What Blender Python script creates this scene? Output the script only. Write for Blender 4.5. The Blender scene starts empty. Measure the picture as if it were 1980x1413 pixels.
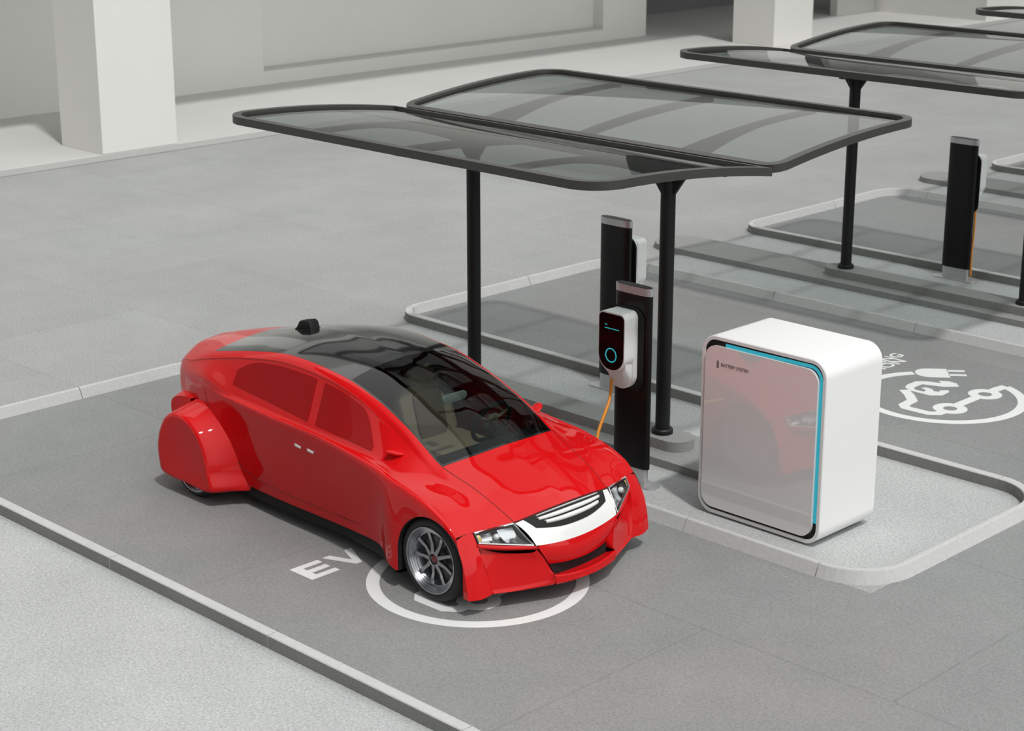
import bpy, bmesh, math, random
from mathutils import Vector, Matrix
random.seed(4)
scene = bpy.context.scene
COL = scene.collection
PI = math.pi
D = 5.41            # spacing of the parking bays along +Y
YC = -0.08          # centre line of the car

# ------------------------------------------------------------------ materials
MATS = {}
def mat(name, col, rough=.5, metal=0., coat=0., coat_rough=.03, ior=1.5, emit=None, es=0., spec=.5):
    m = bpy.data.materials.new(name); m.use_nodes = True
    b = m.node_tree.nodes['Principled BSDF']
    b.inputs['Base Color'].default_value = (*col, 1); b.inputs['Roughness'].default_value = rough
    b.inputs['Metallic'].default_value = metal; b.inputs['Coat Weight'].default_value = coat
    b.inputs['Coat Roughness'].default_value = coat_rough; b.inputs['IOR'].default_value = ior
    b.inputs['Specular IOR Level'].default_value = spec
    if emit: b.inputs['Emission Color'].default_value = (*emit, 1); b.inputs['Emission Strength'].default_value = es
    MATS[name] = m
    return m

def ground_mat(name, c1, c2, speck, tile=0., joint=.8, rough=.85, speck_scale=55., tint=None):
    m = mat(name, c1, rough, spec=.25); nt = m.node_tree; N = nt.nodes; L = nt.links; b = N['Principled BSDF']
    tc = N.new('ShaderNodeTexCoord')
    n1 = N.new('ShaderNodeTexNoise'); n1.inputs['Scale'].default_value = .9; n1.inputs['Detail'].default_value = 6; n1.inputs['Roughness'].default_value = .62
    n2 = N.new('ShaderNodeTexNoise'); n2.inputs['Scale'].default_value = speck_scale; n2.inputs['Detail'].default_value = 3; n2.inputs['Roughness'].default_value = .8
    n3 = N.new('ShaderNodeTexNoise'); n3.inputs['Scale'].default_value = .45; n3.inputs['Detail'].default_value = 2
    for n in (n1, n2, n3): L.new(tc.outputs['Object'], n.inputs['Vector'])
    r1 = N.new('ShaderNodeValToRGB'); r1.color_ramp.elements[0].position = .3; r1.color_ramp.elements[1].position = .7
    r1.color_ramp.elements[0].color = (*c2, 1); r1.color_ramp.elements[1].color = (*c1, 1)
    L.new(n1.outputs['Fac'], r1.inputs['Fac'])
    r2 = N.new('ShaderNodeValToRGB'); r2.color_ramp.elements[0].position = .32; r2.color_ramp.elements[1].position = .68
    k = 1 - speck; q = 1 + speck * .55
    r2.color_ramp.elements[0].color = (k, k, k, 1); r2.color_ramp.elements[1].color = (q, q, q, 1)
    L.new(n2.outputs['Fac'], r2.inputs['Fac'])
    mx = N.new('ShaderNodeMix'); mx.data_type = 'RGBA'; mx.blend_type = 'MULTIPLY'; mx.inputs['Factor'].default_value = 1
    mx.clamp_result = False
    L.new(r1.outputs['Color'], mx.inputs[6]); L.new(r2.outputs['Color'], mx.inputs[7])
    out = mx.outputs[2]
    if tint:
        r3 = N.new('ShaderNodeValToRGB'); r3.color_ramp.elements[0].position = .4; r3.color_ramp.elements[1].position = .62
        r3.color_ramp.elements[0].color = (1, 1, 1, 1); r3.color_ramp.elements[1].color = (*tint, 1)
        L.new(n3.outputs['Fac'], r3.inputs['Fac'])
        m2 = N.new('ShaderNodeMix'); m2.data_type = 'RGBA'; m2.blend_type = 'MULTIPLY'; m2.inputs['Factor'].default_value = 1
        L.new(out, m2.inputs[6]); L.new(r3.outputs['Color'], m2.inputs[7]); out = m2.outputs[2]
    if tile:
        br = N.new('ShaderNodeTexBrick'); br.inputs['Scale'].default_value = 1; br.offset = .5
        br.inputs['Color1'].default_value = (1, 1, 1, 1); br.inputs['Color2'].default_value = (.94, .94, .94, 1)
        br.inputs['Mortar'].default_value = (joint, joint, joint, 1)
        br.inputs['Mortar Size'].default_value = .012; br.inputs['Mortar Smooth'].default_value = .6
        br.inputs['Brick Width'].default_value = tile; br.inputs['Row Height'].default_value = tile * .75
        L.new(tc.outputs['Object'], br.inputs['Vector'])
        m3 = N.new('ShaderNodeMix'); m3.data_type = 'RGBA'; m3.blend_type = 'MULTIPLY'; m3.inputs['Factor'].default_value = 1
        L.new(out, m3.inputs[6]); L.new(br.outputs['Color'], m3.inputs[7]); out = m3.outputs[2]
    L.new(out, b.inputs['Base Color'])
    bp = N.new('ShaderNodeBump'); bp.inputs['Strength'].default_value = .25; bp.inputs['Distance'].default_value = .01
    L.new(n2.outputs['Fac'], bp.inputs['Height']); L.new(bp.outputs['Normal'], b.inputs['Normal'])
    return m

def glass_mat(name, tint, ior=1.5, rough=.0, boost=0.):
    m = bpy.data.materials.new(name); m.use_nodes = True
    nt = m.node_tree; N = nt.nodes; L = nt.links; N.remove(N['Principled BSDF'])
    out = N['Material Output']
    t = N.new('ShaderNodeBsdfTransparent'); t.inputs['Color'].default_value = (*tint, 1)
    g = N.new('ShaderNodeBsdfGlossy'); g.inputs['Roughness'].default_value = rough; g.inputs['Color'].default_value = (1, 1, 1, 1)
    f = N.new('ShaderNodeFresnel'); f.inputs['IOR'].default_value = ior
    a = N.new('ShaderNodeMath'); a.operation = 'ADD'; a.use_clamp = True; a.inputs[1].default_value = boost
    L.new(f.outputs['Fac'], a.inputs[0])
    mx = N.new('ShaderNodeMixShader'); L.new(a.outputs[0], mx.inputs['Fac']); L.new(t.outputs[0], mx.inputs[1]); L.new(g.outputs[0], mx.inputs[2])
    L.new(mx.outputs[0], out.inputs['Surface'])
    MATS[name] = m
    return m

M_CONC = ground_mat('pale_concrete', (.40, .412, .41), (.345, .355, .354), .30, tile=2.4, joint=.90, tint=(.985, .96, .96))
M_ISL = ground_mat('island_concrete', (.50, .515, .515), (.43, .445, .445), .32, speck_scale=60)
M_ASPH = ground_mat('bay_asphalt', (.285, .296, .294), (.238, .251, .249), .22, tile=2.7, joint=.88, tint=(1.0, .955, .965))
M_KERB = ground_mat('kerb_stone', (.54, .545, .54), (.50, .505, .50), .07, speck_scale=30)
M_RISER_SHADE = ground_mat('kerb_riser_shade', (.26, .265, .255), (.23, .235, .225), .08, speck_scale=30)  # upright kerb faces: their shade is put into a darker colour
M_SLAB = ground_mat('slab_concrete', (.31, .318, .312), (.27, .276, .27), .12, speck_scale=40)
M_PODIUM = ground_mat('podium_stone', (.55, .55, .535), (.52, .52, .51), .03)
M_WALL = ground_mat('building_render', (.80, .795, .765), (.78, .78, .75), .01)
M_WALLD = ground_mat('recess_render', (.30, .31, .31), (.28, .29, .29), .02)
M_PAINT = mat('road_paint', (.74, .76, .755), .6)
M_RED = mat('red_car_paint', (.60, .006, .008), .45, coat=.7, spec=.0)
M_REDGL = mat('red_side_glass', (.34, .007, .009), .4, coat=.25, spec=.0)
M_BLKGL = mat('black_roof_glass', (.010, .011, .011), .12, coat=.6, ior=1.5)
M_BLK = mat('black_plastic', (.010, .010, .010), .6, spec=.25)
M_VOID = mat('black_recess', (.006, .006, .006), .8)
M_SEAM = mat('dark_red_seam', (.10, .003, .004), .6)
M_TYRE = mat('tyre_rubber', (.012, .012, .013), .65)
M_RIM = mat('wheel_alloy', (.42, .43, .45), .25, metal=1.)
M_RIMD = mat('wheel_dark_alloy', (.13, .13, .135), .4, metal=1.)
M_CHROME = mat('bright_chrome', (.88, .88, .88), .12, metal=1.)
M_WHITEBAR = mat('white_grille_bar', (.80, .81, .80), .25, coat=1.)
M_LAMPW = mat('lamp_reflector', (.75, .77, .78), .15, metal=.9)
M_LAMPA = mat('amber_lamp', (.75, .55, .2), .3)
M_LENS = glass_mat('lamp_lens', (.93, .94, .95), 1.45)
M_WIND = glass_mat('windshield_glass', (.44, .48, .465), 1.42, boost=.0)
M_BEIGE = mat('beige_leather', (.50, .42, .29), .6)
M_BEIGED = mat('brown_leather', (.20, .15, .095), .6)
M_DASH = mat('dark_dash', (.02, .024, .026), .6)
M_MIRR = mat('pale_mirror_back', (.45, .55, .50), .4)
M_STEEL = mat('black_steel', (.010, .011, .011), .5, spec=.3)
M_FRAME = mat('dark_bronze_frame', (.042, .042, .038), .45)
M_CANGL = glass_mat('canopy_glass', (.36, .415, .405), 1.5, boost=.03)
M_POST = mat('black_post', (.006, .0055, .0055), .35, spec=.3)
M_ALU = mat('brushed_aluminium', (.55, .56, .57), .35, metal=.7)
M_WHITE = mat('white_plastic', (.80, .81, .80), .35)
M_BATW = mat('white_cabinet', (.86, .865, .86), .38)
M_BATG = mat('grey_cabinet_glass', (.80, .795, .79), .5, coat=1., coat_rough=.0)
M_BATG.node_tree.nodes['Principled BSDF'].inputs['Coat IOR'].default_value = 1.95
M_CYAN = mat('cyan_led', (.02, .36, .46), .4, emit=(.02, .36, .46), es=.55)
M_CYAND = mat('cyan_display', (.02, .3, .36), .4, emit=(.03, .5, .6), es=.6)
M_BLKDISP = mat('black_display_glass', (.005, .003, .003), .12, spec=.25)
M_ORANGE = mat('orange_cable', (.75, .27, .03), .5)
M_TEXT = mat('dark_print', (.13, .10, .10), .6)
M_REDCAP = mat('dark_red_cap', (.25, .03, .04), .4)

# ------------------------------------------------------------------ helpers
def link(name, bm, m, parent=None, smooth=False, loc=None, angle=None):
    me = bpy.data.meshes.new(name)
    bmesh.ops.recalc_face_normals(bm, faces=bm.faces)
    bm.to_mesh(me); bm.free()
    if m is not None:
        for x in (m if isinstance(m, (list, tuple)) else [m]): me.materials.append(x)
    if smooth:
        me.polygons.foreach_set('use_smooth', [True] * len(me.polygons))
        if angle is not None: me.set_sharp_from_angle(angle=math.radians(angle))
    o = bpy.data.objects.new(name, me); COL.objects.link(o)
    if parent is not None: o.parent = parent
    if loc: o.location = loc
    return o
def empty(name, loc=(0, 0, 0), rz=0):
    o = bpy.data.objects.new(name, None); COL.objects.link(o); o.empty_display_size = .1
    o.location = loc; o.rotation_euler = (0, 0, rz)
    return o
def tag(o, label, cat, group=None):
    o['label'] = label; o['category'] = cat
    if group: o['group'] = group
    return o
def struct(o): o['kind'] = 'structure'; return o
def copy_tree(o, parent=None):
    c = o.copy(); COL.objects.link(c)
    if parent is not None: c.parent = parent
    for ch in list(o.children): copy_tree(ch, c)
    return c

def box(bm, x0, x1, y0, y1, z0, z1, bev=0., seg=2):
    vs = [bm.verts.new((x, y, z)) for z in (z0, z1) for y in (y0, y1) for x in (x0, x1)]
    F = [(0, 2, 3, 1), (4, 5, 7, 6), (0, 1, 5, 4), (2, 6, 7, 3), (0, 4, 6, 2), (1, 3, 7, 5)]
    fs = [bm.faces.new([vs[i] for i in f]) for f in F]
    if bev > 0:
        es = set(e for f in fs for e in f.edges)
        bmesh.ops.bevel(bm, geom=list(es), offset=bev, segments=seg, affect='EDGES', profile=.5)
    return bm
def prism(bm, pts, z0, z1, axis='z', bev=0., seg=2):
    """closed outline pts (a,b) extruded along axis from z0 to z1"""
    def P(a, b, c):
        return {'z': (a, b, c), 'y': (a, c, b), 'x': (c, a, b)}[axis]
    lo = [bm.verts.new(P(a, b, z0)) for a, b in pts]; hi = [bm.verts.new(P(a, b, z1)) for a, b in pts]
    n = len(pts); caps = [bm.faces.new(lo[::-1]), bm.faces.new(hi)]
    for i in range(n): bm.faces.new((lo[i], lo[(i + 1) % n], hi[(i + 1) % n], hi[i]))
    if bev > 0:
        bmesh.ops.bevel(bm, geom=[e for f in caps for e in f.edges], offset=bev, segments=seg, affect='EDGES', profile=.5)
    return bm
def rrect(x0, x1, y0, y1, r, n=8):
    """rounded rectangle outline; r = radius or four radii (x0y0, x1y0, x1y1, x0y1)"""
    rs = r if isinstance(r, (tuple, list)) else (r,) * 4
    out = []
    for (cx, cy, sx, sy, a0), q in zip(((x0, y0, 1, 1, PI), (x1, y0, -1, 1, 1.5 * PI), (x1, y1, -1, -1, 0), (x0, y1, 1, -1, .5 * PI)), rs):
        if q < 1e-5: out.append((cx, cy)); continue
        c = (cx + sx * q, cy + sy * q)
        for i in range(n + 1):
            a = a0 + .5 * PI * i / n
            out.append((c[0] + q * math.cos(a), c[1] + q * math.sin(a)))
    return out
def cyl(bm, p0, p1, r0, r1=None, n=24, caps=True):
    r1 = r0 if r1 is None else r1
    p0 = Vector(p0); p1 = Vector(p1); d = (p1 - p0).normalized()
    u = d.orthogonal().normalized(); v = d.cross(u)
    A = [bm.verts.new(p0 + (u * math.cos(2 * PI * i / n) + v * math.sin(2 * PI * i / n)) * r0) for i in range(n)]
    B = [bm.verts.new(p1 + (u * math.cos(2 * PI * i / n) + v * math.sin(2 * PI * i / n)) * r1) for i in range(n)]
    for i in range(n): bm.faces.new((A[i], A[(i + 1) % n], B[(i + 1) % n], B[i]))
    if caps: bm.faces.new(A[::-1]); bm.faces.new(B)
    return bm
def lathe(bm, prof, n=48, axis='y', c=(0, 0, 0)):
    """profile (radius, height along axis) revolved"""
    rings = []
    for r, h in prof:
        ring = []
        for i in range(n):
            a = 2 * PI * i / n; p = (r * math.cos(a), h, r * math.sin(a)) if axis == 'y' else (r * math.cos(a), r * math.sin(a), h)
            ring.append(bm.verts.new((c[0] + p[0], c[1] + p[1], c[2] + p[2])))
        rings.append(ring)
    for a, b in zip(rings, rings[1:]):
        for i in range(n): bm.faces.new((a[i], a[(i + 1) % n], b[(i + 1) % n], b[i]))
    return bm
def tube(bm, pts, r, n=8, closed=False):
    pts = [Vector(p) for p in pts]; m = len(pts); rings = []
    up = None
    for i, p in enumerate(pts):
        t = (pts[(i + 1) % m] - pts[i - 1]) if closed else (pts[min(i + 1, m - 1)] - pts[max(i - 1, 0)])
        t.normalize()
        u = (up - t * up.dot(t)) if up is not None else t.orthogonal()
        if u.length < 1e-6: u = t.orthogonal()
        u.normalize(); up = u; v = t.cross(u)
        rings.append([bm.verts.new(p + (u * math.cos(2 * PI * k / n) + v * math.sin(2 * PI * k / n)) * r) for k in range(n)])
    for a, b in zip(rings, rings[1:] + ([rings[0]] if closed else [])):
        for k in range(n): bm.faces.new((a[k], a[(k + 1) % n], b[(k + 1) % n], b[k]))
    if not closed: bm.faces.new(rings[0][::-1]); bm.faces.new(rings[-1])
    return bm
def cr(p, t):
    """Catmull-Rom through the list p of Vectors at parameter t in 0..len-1"""
    n = len(p); i = min(int(t), n - 2); f = t - i
    p1 = p[i]; p2 = p[i + 1]; p0 = p[i - 1] if i > 0 else p1 * 2 - p2; p3 = p[i + 2] if i + 2 < n else p2 * 2 - p1
    m1 = (p2 - p0) * .5; m2 = (p3 - p1) * .5
    f2 = f * f; f3 = f2 * f
    return p1 * (2 * f3 - 3 * f2 + 1) + m1 * (f3 - 2 * f2 + f) + p2 * (3 * f2 - 2 * f3) + m2 * (f3 - f2)
def smooth_path(pts, k=8):
    pts = [Vector(p) for p in pts]
    return [cr(pts, (len(pts) - 1) * i / ((len(pts) - 1) * k)) for i in range((len(pts) - 1) * k + 1)]
def sweep(bm, path, prof, closed=False, skip=()):
    """profile (a = sideways to the right of travel, b = up) swept along a flat path of (x,y,z)"""
    path = [Vector(p) for p in path]; m = len(path); rings = []
    profs = prof if isinstance(prof[0], list) else [prof] * m; prof = profs[0]
    for i, p in enumerate(path):
        a = path[i - 1] if (i > 0 or closed) else None; b = path[(i + 1) % m] if (i < m - 1 or closed) else None
        d1 = (p - a).normalized() if a is not None else None; d2 = (b - p).normalized() if b is not None else None
        d1 = d1 if d1 is not None else d2; d2 = d2 if d2 is not None else d1
        n1 = Vector((d1.y, -d1.x, 0)).normalized(); n2 = Vector((d2.y, -d2.x, 0)).normalized()
        nn = (n1 + n2); s = nn.length; nn = nn / s if s > 1e-6 else n1
        k = 1 / max(.3, nn.dot(n1))
        rings.append([bm.verts.new(p + nn * (q * k) + Vector((0, 0, h))) for q, h in profs[i]])
    for i, (a, b) in enumerate(zip(rings, rings[1:] + ([rings[0]] if closed else []))):
        for k in range(len(prof)): bm.faces.new((a[k], a[(k + 1) % len(prof)], b[(k + 1) % len(prof)], b[k]))
    if not closed: bm.faces.new(rings[0][::-1]); bm.faces.new(rings[-1])
    return bm

def text_mesh(body, size, depth=.001, name='lettering', bold=0.):
    cu = bpy.data.curves.new('tmp_text', 'FONT'); cu.body = body; cu.size = size; cu.extrude = depth; cu.offset = bold
    cu.align_x = 'LEFT'
    ob = bpy.data.objects.new('tmp_text', cu); COL.objects.link(ob)
    bpy.context.view_layer.update()
    dg = bpy.context.evaluated_depsgraph_get()
    me = bpy.data.meshes.new_from_object(ob.evaluated_get(dg)); me.name = name
    bpy.data.objects.remove(ob); bpy.data.curves.remove(cu)
    return me

# ------------------------------------------------------------------ ground
bm = bmesh.new(); box(bm, -45, 60, -45, 70, -.3, 0)
struct(link('ground', bm, M_CONC))
bm = bmesh.new()
box(bm, 3.11, 30, -30, 60, -.02, .003)
for n in range(5):
    y0 = -1.995 + n * D
    prism(bm, rrect(-3.94, 3.11, y0, y0 + 3.155, (.3, 0, 0, .3)), -.02, .003)
struct(link('floor_asphalt', bm, M_ASPH))
bm = bmesh.new()
prism(bm, rrect(-3.7, 3.10, -12., -2.0, (0, 0, .4, 0)), -.02, .002)
for n in range(4):
    prism(bm, rrect(-3.7, 3.10, 1.16 + n * D, 3.41 + n * D, (0, .4, .4, 0)), -.02, .002)
struct(link('floor_island', bm, M_ISL))

# ------------------------------------------------------------------ kerbs
def kprof(sl):      # upright side, top, and a side of slant sl towards the bay
    return [(-.04, 0), (-.04, .082), (-.034, .088), (.032 - sl, .088), (.039 - sl, .083), (.04, 0)]
def arc(cx, cy, r, a0, a1, n=10):
    return [(cx + r * math.cos(math.radians(a0 + (a1 - a0) * i / n)), cy + r * math.sin(math.radians(a0 + (a1 - a0) * i / n)), 0) for i in range(n + 1)]
def resample(path, step):
    P = [Vector(p) for p in path]; out = []; acc = 0; cur = [P[0]]
    for a, b in zip(P, P[1:]):
        L = (b - a).length; t = 0
        while acc + (L - t) >= step:
            t += step - acc; q = a.lerp(b, t / L); cur.append(q); out.append(cur); cur = [q]; acc = 0
        acc += L - t; cur.append(b)
    if len(cur) > 1: out.append(cur)
    return out
def clean(seg):
    o = [seg[0]]
    for p in seg[1:]:
        if (p - o[-1]).length > 1e-4: o.append(p)
    return o
def kerb(name, path, label, slant, step=1.67):
    bm = bmesh.new()
    for seg in resample(path, step):
        seg = clean(seg)
        if len(seg) < 2: continue
        a = (seg[1] - seg[0]).normalized() * .0035; b = (seg[-2] - seg[-1]).normalized() * .0035
        seg = [seg[0] + a] + seg[1:-1] + [seg[-1] + b]
        n0 = len(bm.faces)
        sweep(bm, seg, [kprof(slant(p)) for p in seg])
        bm.faces.ensure_lookup_table()
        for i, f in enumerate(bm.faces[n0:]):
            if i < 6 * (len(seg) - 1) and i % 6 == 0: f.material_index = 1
    return tag(link(name, bm, [M_KERB, M_RISER_SHADE]), label, 'kerb', 'concrete kerbs of the charging bays')
KN, KF, KB = -1.995, 1.159, -3.94        # centre lines of near side, far side and rear kerb
rings_lab = ['pale kerb around the bay with the red car, near side running to the lower left corner',
             'pale kerb around the bay with the white plug symbol, behind the white cabinet',
             'pale kerb around the bay behind the second glass canopy',
             'short end of kerb at the right edge of the photo, farthest bay']
for n in range(4):
    o = n * D
    path = [(2.7, KN + o, 0)] + [(x, KN + o, 0) for x in (1.2,)] + arc(KB + .3, KN + o + .3, .3, 270, 180) + arc(KB + .38, KF + o - .38, .38, 180, 90) + [(1.2, KF + o, 0), (2.7, KF + o, 0)]
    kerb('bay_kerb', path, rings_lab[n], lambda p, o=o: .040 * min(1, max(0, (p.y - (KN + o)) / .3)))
nose_lab = ['rounded pale kerb closing the front of the island with the white cabinet',
            'rounded kerb closing the front of the second island', 'rounded kerb closing the front of the third island']
XF = 3.11
for n in range(-1, 2):
    o = n * D; y0 = KF + o; y1 = KN + o + D
    path = [(2.7, y0, 0)] + arc(XF - .41, y0 + .41, .41, 270, 360) + arc(XF - .41, y1 - .41, .41, 0, 90) + [(2.7, y1, 0)]
    if n == -1: path = arc(XF - .41, y1 - .41, .41, 0, 90) + [(2.7, y1, 0)]
    lab = nose_lab[n] if n >= 0 else 'curved kerb stone at the front end of the left kerb, at the bottom edge of the photo'
    kerb('island_kerb', path, lab, (lambda p, y1=y1: .040 * min(1, max(0, (y1 - p.y) / .35))), step=9)

# island slabs and plinths
slab_lab = ['low raised slab under the first canopy, passing behind the charging post next to the car',
            'low raised slab on the second island under the middle canopy', 'low raised slab on the third island, its round end beside the far charging post']
pl_lab = ['grey plinth with a rounded end carrying the poles of the first canopy',
          'grey plinth with a rounded end carrying the poles of the middle canopy', 'grey plinth carrying the poles of the farthest canopy']
for n in range(3):
    bm = bmesh.new(); prism(bm, rrect(-4.22, 1.32, 1.995, 2.61, .3, 12), 0, .065, bev=.008)
    tag(link('island_slab', bm, M_SLAB, loc=(0, n * D, 0)), slab_lab[n], 'slab', 'low slabs on the islands')
    bm = bmesh.new(); prism(bm, rrect(-1.92, .68, 2.16, 2.44, .14, 12), .065, .147, bev=.008)
    tag(link('pole_plinth', bm, M_SLAB, loc=(0, n * D, 0)), pl_lab[n], 'plinth', 'plinths under the canopy poles')

# ------------------------------------------------------------------ road markings
def ring_poly(bm, cx, cy, r0, r1, a0, a1, n, z0, z1):
    """flat annulus sector"""
    full = abs(a1 - a0) >= 359.9
    A = []
    for i in range(n + (0 if full else 1)):
        a = math.radians(a0 + (a1 - a0) * i / n)
        A.append([bm.verts.new((cx + r * math.cos(a), cy + r * math.sin(a), z)) for r, z in ((r0, z0), (r1, z0), (r1, z1), (r0, z1))])
    for i in range(len(A) - (0 if full else 1)):
        a = A[i]; b = A[(i + 1) % len(A)]
        for k in range(4): bm.faces.new((a[k], a[(k + 1) % 4], b[(k + 1) % 4], b[k]))
    if not full: bm.faces.new(A[0][::-1]); bm.faces.new(A[-1])
def stroke(bm, pts, w, z0, z1):
    P = [Vector((*p, 0)) for p in pts]
    sweep(bm, P, [(-w / 2, z0), (-w / 2, z1), (w / 2, z1), (w / 2, z0)])
def symbol_bm():
    z0, z1 = 0., .0015; bm = bmesh.new(); cy = -1.19
    ring_poly(bm, 0, cy, .635, .722, 52, 338, 72, z0, z1)
    # plug
    def rot(p, c=(.555, -.79), a=-50): 
        a = math.radians(a); return (c[0] + p[0] * math.cos(a) - p[1] * math.sin(a), c[1] + p[0] * math.sin(a) + p[1] * math.cos(a))
    body = rrect(-.175, .115, -.13, .13, (.12, .015, .015, .12), 8)
    prism(bm, [rot(p) for p in body], z0, z1)
    for s in (-.072, .052):
        prism(bm, [rot(p) for p in ((.11, s), (.265, s), (.265, s + .05), (.11, s + .05))], z0, z1)
    for cx in (-.22, .325):
        ring_poly(bm, cx, -1.425, .058, .142, 0, 360, 28, z0, z1)
    stroke(bm, [(-.10, -1.42), (.21, -1.42)], .086, z0, z1 + .0001)
    stroke(bm, [(.44, -1.425), (.53, -1.42), (.64, -1.44)], .09, z0, z1 + .0001)
    stroke(bm, [(-.055, -.87), (-.15, -.985), (-.26, -1.085), (-.41, -1.10), (-.46, -1.15), (-.455, -1.36), (-.40, -1.425), (-.33, -1.43)], .088, z0, z1 + .0002)
    prism(bm, [(.006, -.838), (.082, -.806), (.223, -.803), (.289, -.869), (.331, -.99), (.376, -.938), (.425, -1.005), (.418, -1.089), (.356, -1.154), (.254, -1.06), (.19, -.89),
               (.06, -.892), (.015, -.932), (.017, -1.02), (.07, -1.005), (.092, -.942), (.135, -.968), (.129, -1.033), (.09, -1.07), (.10, -1.11), (.150, -1.10), (.20, -1.14), (.166, -1.176), (.038, -1.188), (-.036, -1.113), (-.037, -.919)], z0, z1 + .0003)
    return bm
def letter_bm(ch):
    z0, z1 = 0., .0015; bm = bmesh.new(); t, H, W = .05, .232, .235
    def rect(x0, x1, y0, y1): box(bm, x0, x1, y0, y1, z0, z1)
    def st(pts, w=t): stroke(bm, pts, w, z0, z1)
    if ch == 'E':
        prism(bm, [(0, 0), (W, 0), (W, t), (.075, t), (.075, H / 2 - t / 2), (W * .97, H / 2 - t / 2), (W * .97, H / 2 + t / 2), (.075, H / 2 + t / 2), (.075, H - t), (W, H - t), (W, H), (0, H)], z0, z1)
    elif ch == 'V':
        prism(bm, [(0, H), (.062, H), (.125, .072), (.19, H), (.252, H), (.15, 0), (.10, 0)], z0, z1)
    return bm
def lay_flat(o, cx, cy, z):
    # reading direction +Y, top of the letters towards -X
    o.matrix_world = Matrix.Translation((cx, cy, z)) @ Matrix(((0, -1, 0, 0), (1, 0, 0, 0), (0, 0, 1, 0), (0, 0, 0, 1)))
sym_me = link('parking_symbol', symbol_bm(), M_PAINT)
lay_flat(sym_me, 0, -.455, .0032)
tag(sym_me, 'white painted ring symbol on the asphalt under the nose of the red car', 'road marking', 'painted charging bay symbols')
s2 = sym_me.copy(); COL.objects.link(s2); lay_flat(s2, 0, 4.99, .0032)
tag(s2, 'white painted car and plug symbol on the asphalt to the right of the white cabinet', 'road marking', 'painted charging bay symbols')
def word(chars, label):
    root = empty('painted_word'); tag(root, label, 'road marking', 'painted bay words')
    for ch, x in chars:
        o = link('letter', letter_bm(ch), M_PAINT, root, loc=(x, 0, 0))
    return root
for bx, by, la in ((.43, -.42, 'white painted letters on the asphalt beside the sill of the red car'),
                   (.41, 4.99, 'white painted letters just visible past the right edge of the white cabinet')):
    root = word([('E', -.79), ('V', -.515)], la)
    for body, h in (('CHARGING', .118), ('STATION', .0)):
        me = text_mesh(body, .158, .0008, bold=.0035); me.materials.append(M_PAINT)
        o = bpy.data.objects.new('lettering_line', me); COL.objects.link(o); o.parent = root
        wd = max(v.co.x for v in me.vertices); full = {'CHARGING': .985, 'STATION': .84}[body]
        o.location = (-.155, h, .0008); o.scale = (full / wd, 1, 1)
    lay_flat(root, bx, by, .0032)

# ------------------------------------------------------------------ building
PH = .1
bm = bmesh.new(); box(bm, -30, -13.0, -40, 55, 0, PH, .01)
struct(link('floor_podium', bm, M_PODIUM))
WX = -16.75
def wall_with_panel():
    bm = bmesh.new(); y0, y1, z0, z1 = 11.75, 20.55, .33, 3.4
    box(bm, WX - .5, WX, -40, y0, PH, 6.7); box(bm, WX - .5, WX, y1, 21.9, PH, 6.7)
    box(bm, WX - .5, WX, y0, y1, PH, z0); box(bm, WX - .5, WX, y0, y1, z1, 6.7)
    box(bm, WX - .6, WX - .28, y0 - .1, y1 + .1, z0 - .1, z1 + .1)
    return bm
struct(link('wall_back', wall_with_panel(), M_WALL))
bm = bmesh.new(); box(bm, WX - .29, WX - .02, 11.76, 20.54, .33, .37)
struct(link('trim_1', bm, M_PODIUM))
bm = bmesh.new(); box(bm, -21, -19.4, 21.4, 60, PH, 6.7); box(bm, WX - 3, WX - .5, 21.4, 21.9, PH, 6.7)
struct(link('wall_recess', bm, M_WALLD))
bm = bmesh.new(); box(bm, -16.3, -16.1, 27.9, 29.4, PH, 6.7); box(bm, -16.3, -13.1, 29.4, 32.6, PH, 6.7)
struct(link('wall_pier', bm, M_WALL))
bm = bmesh.new(); box(bm, -30, -12.9, -40, 55, 6.6, 15)
struct(link('ceiling_upper_floors', bm, M_WALL))
bm = bmesh.new(); box(bm, -3.5, 30, 21.5, 40, 0, 11)  # unseen block right of the view, added to dim the sky light
struct(link('sky_blocker', bm, M_WALLD))
col_lab = ['square white column at the upper left of the photo, standing on the podium',
           'square white column behind the left tip of the second canopy', 'white column outside the left edge']
for i, (y0, y1, x0) in enumerate(((6.0, 7.26, -14.05), (22.25, 23.55, -14.7))):
    bm = bmesh.new(); box(bm, x0, x0 + 1.05, y0, y1, PH, 6.62, .006)
    tag(link('building_column', bm, M_WALL), col_lab[i], 'column', 'square columns of the building')

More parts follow.
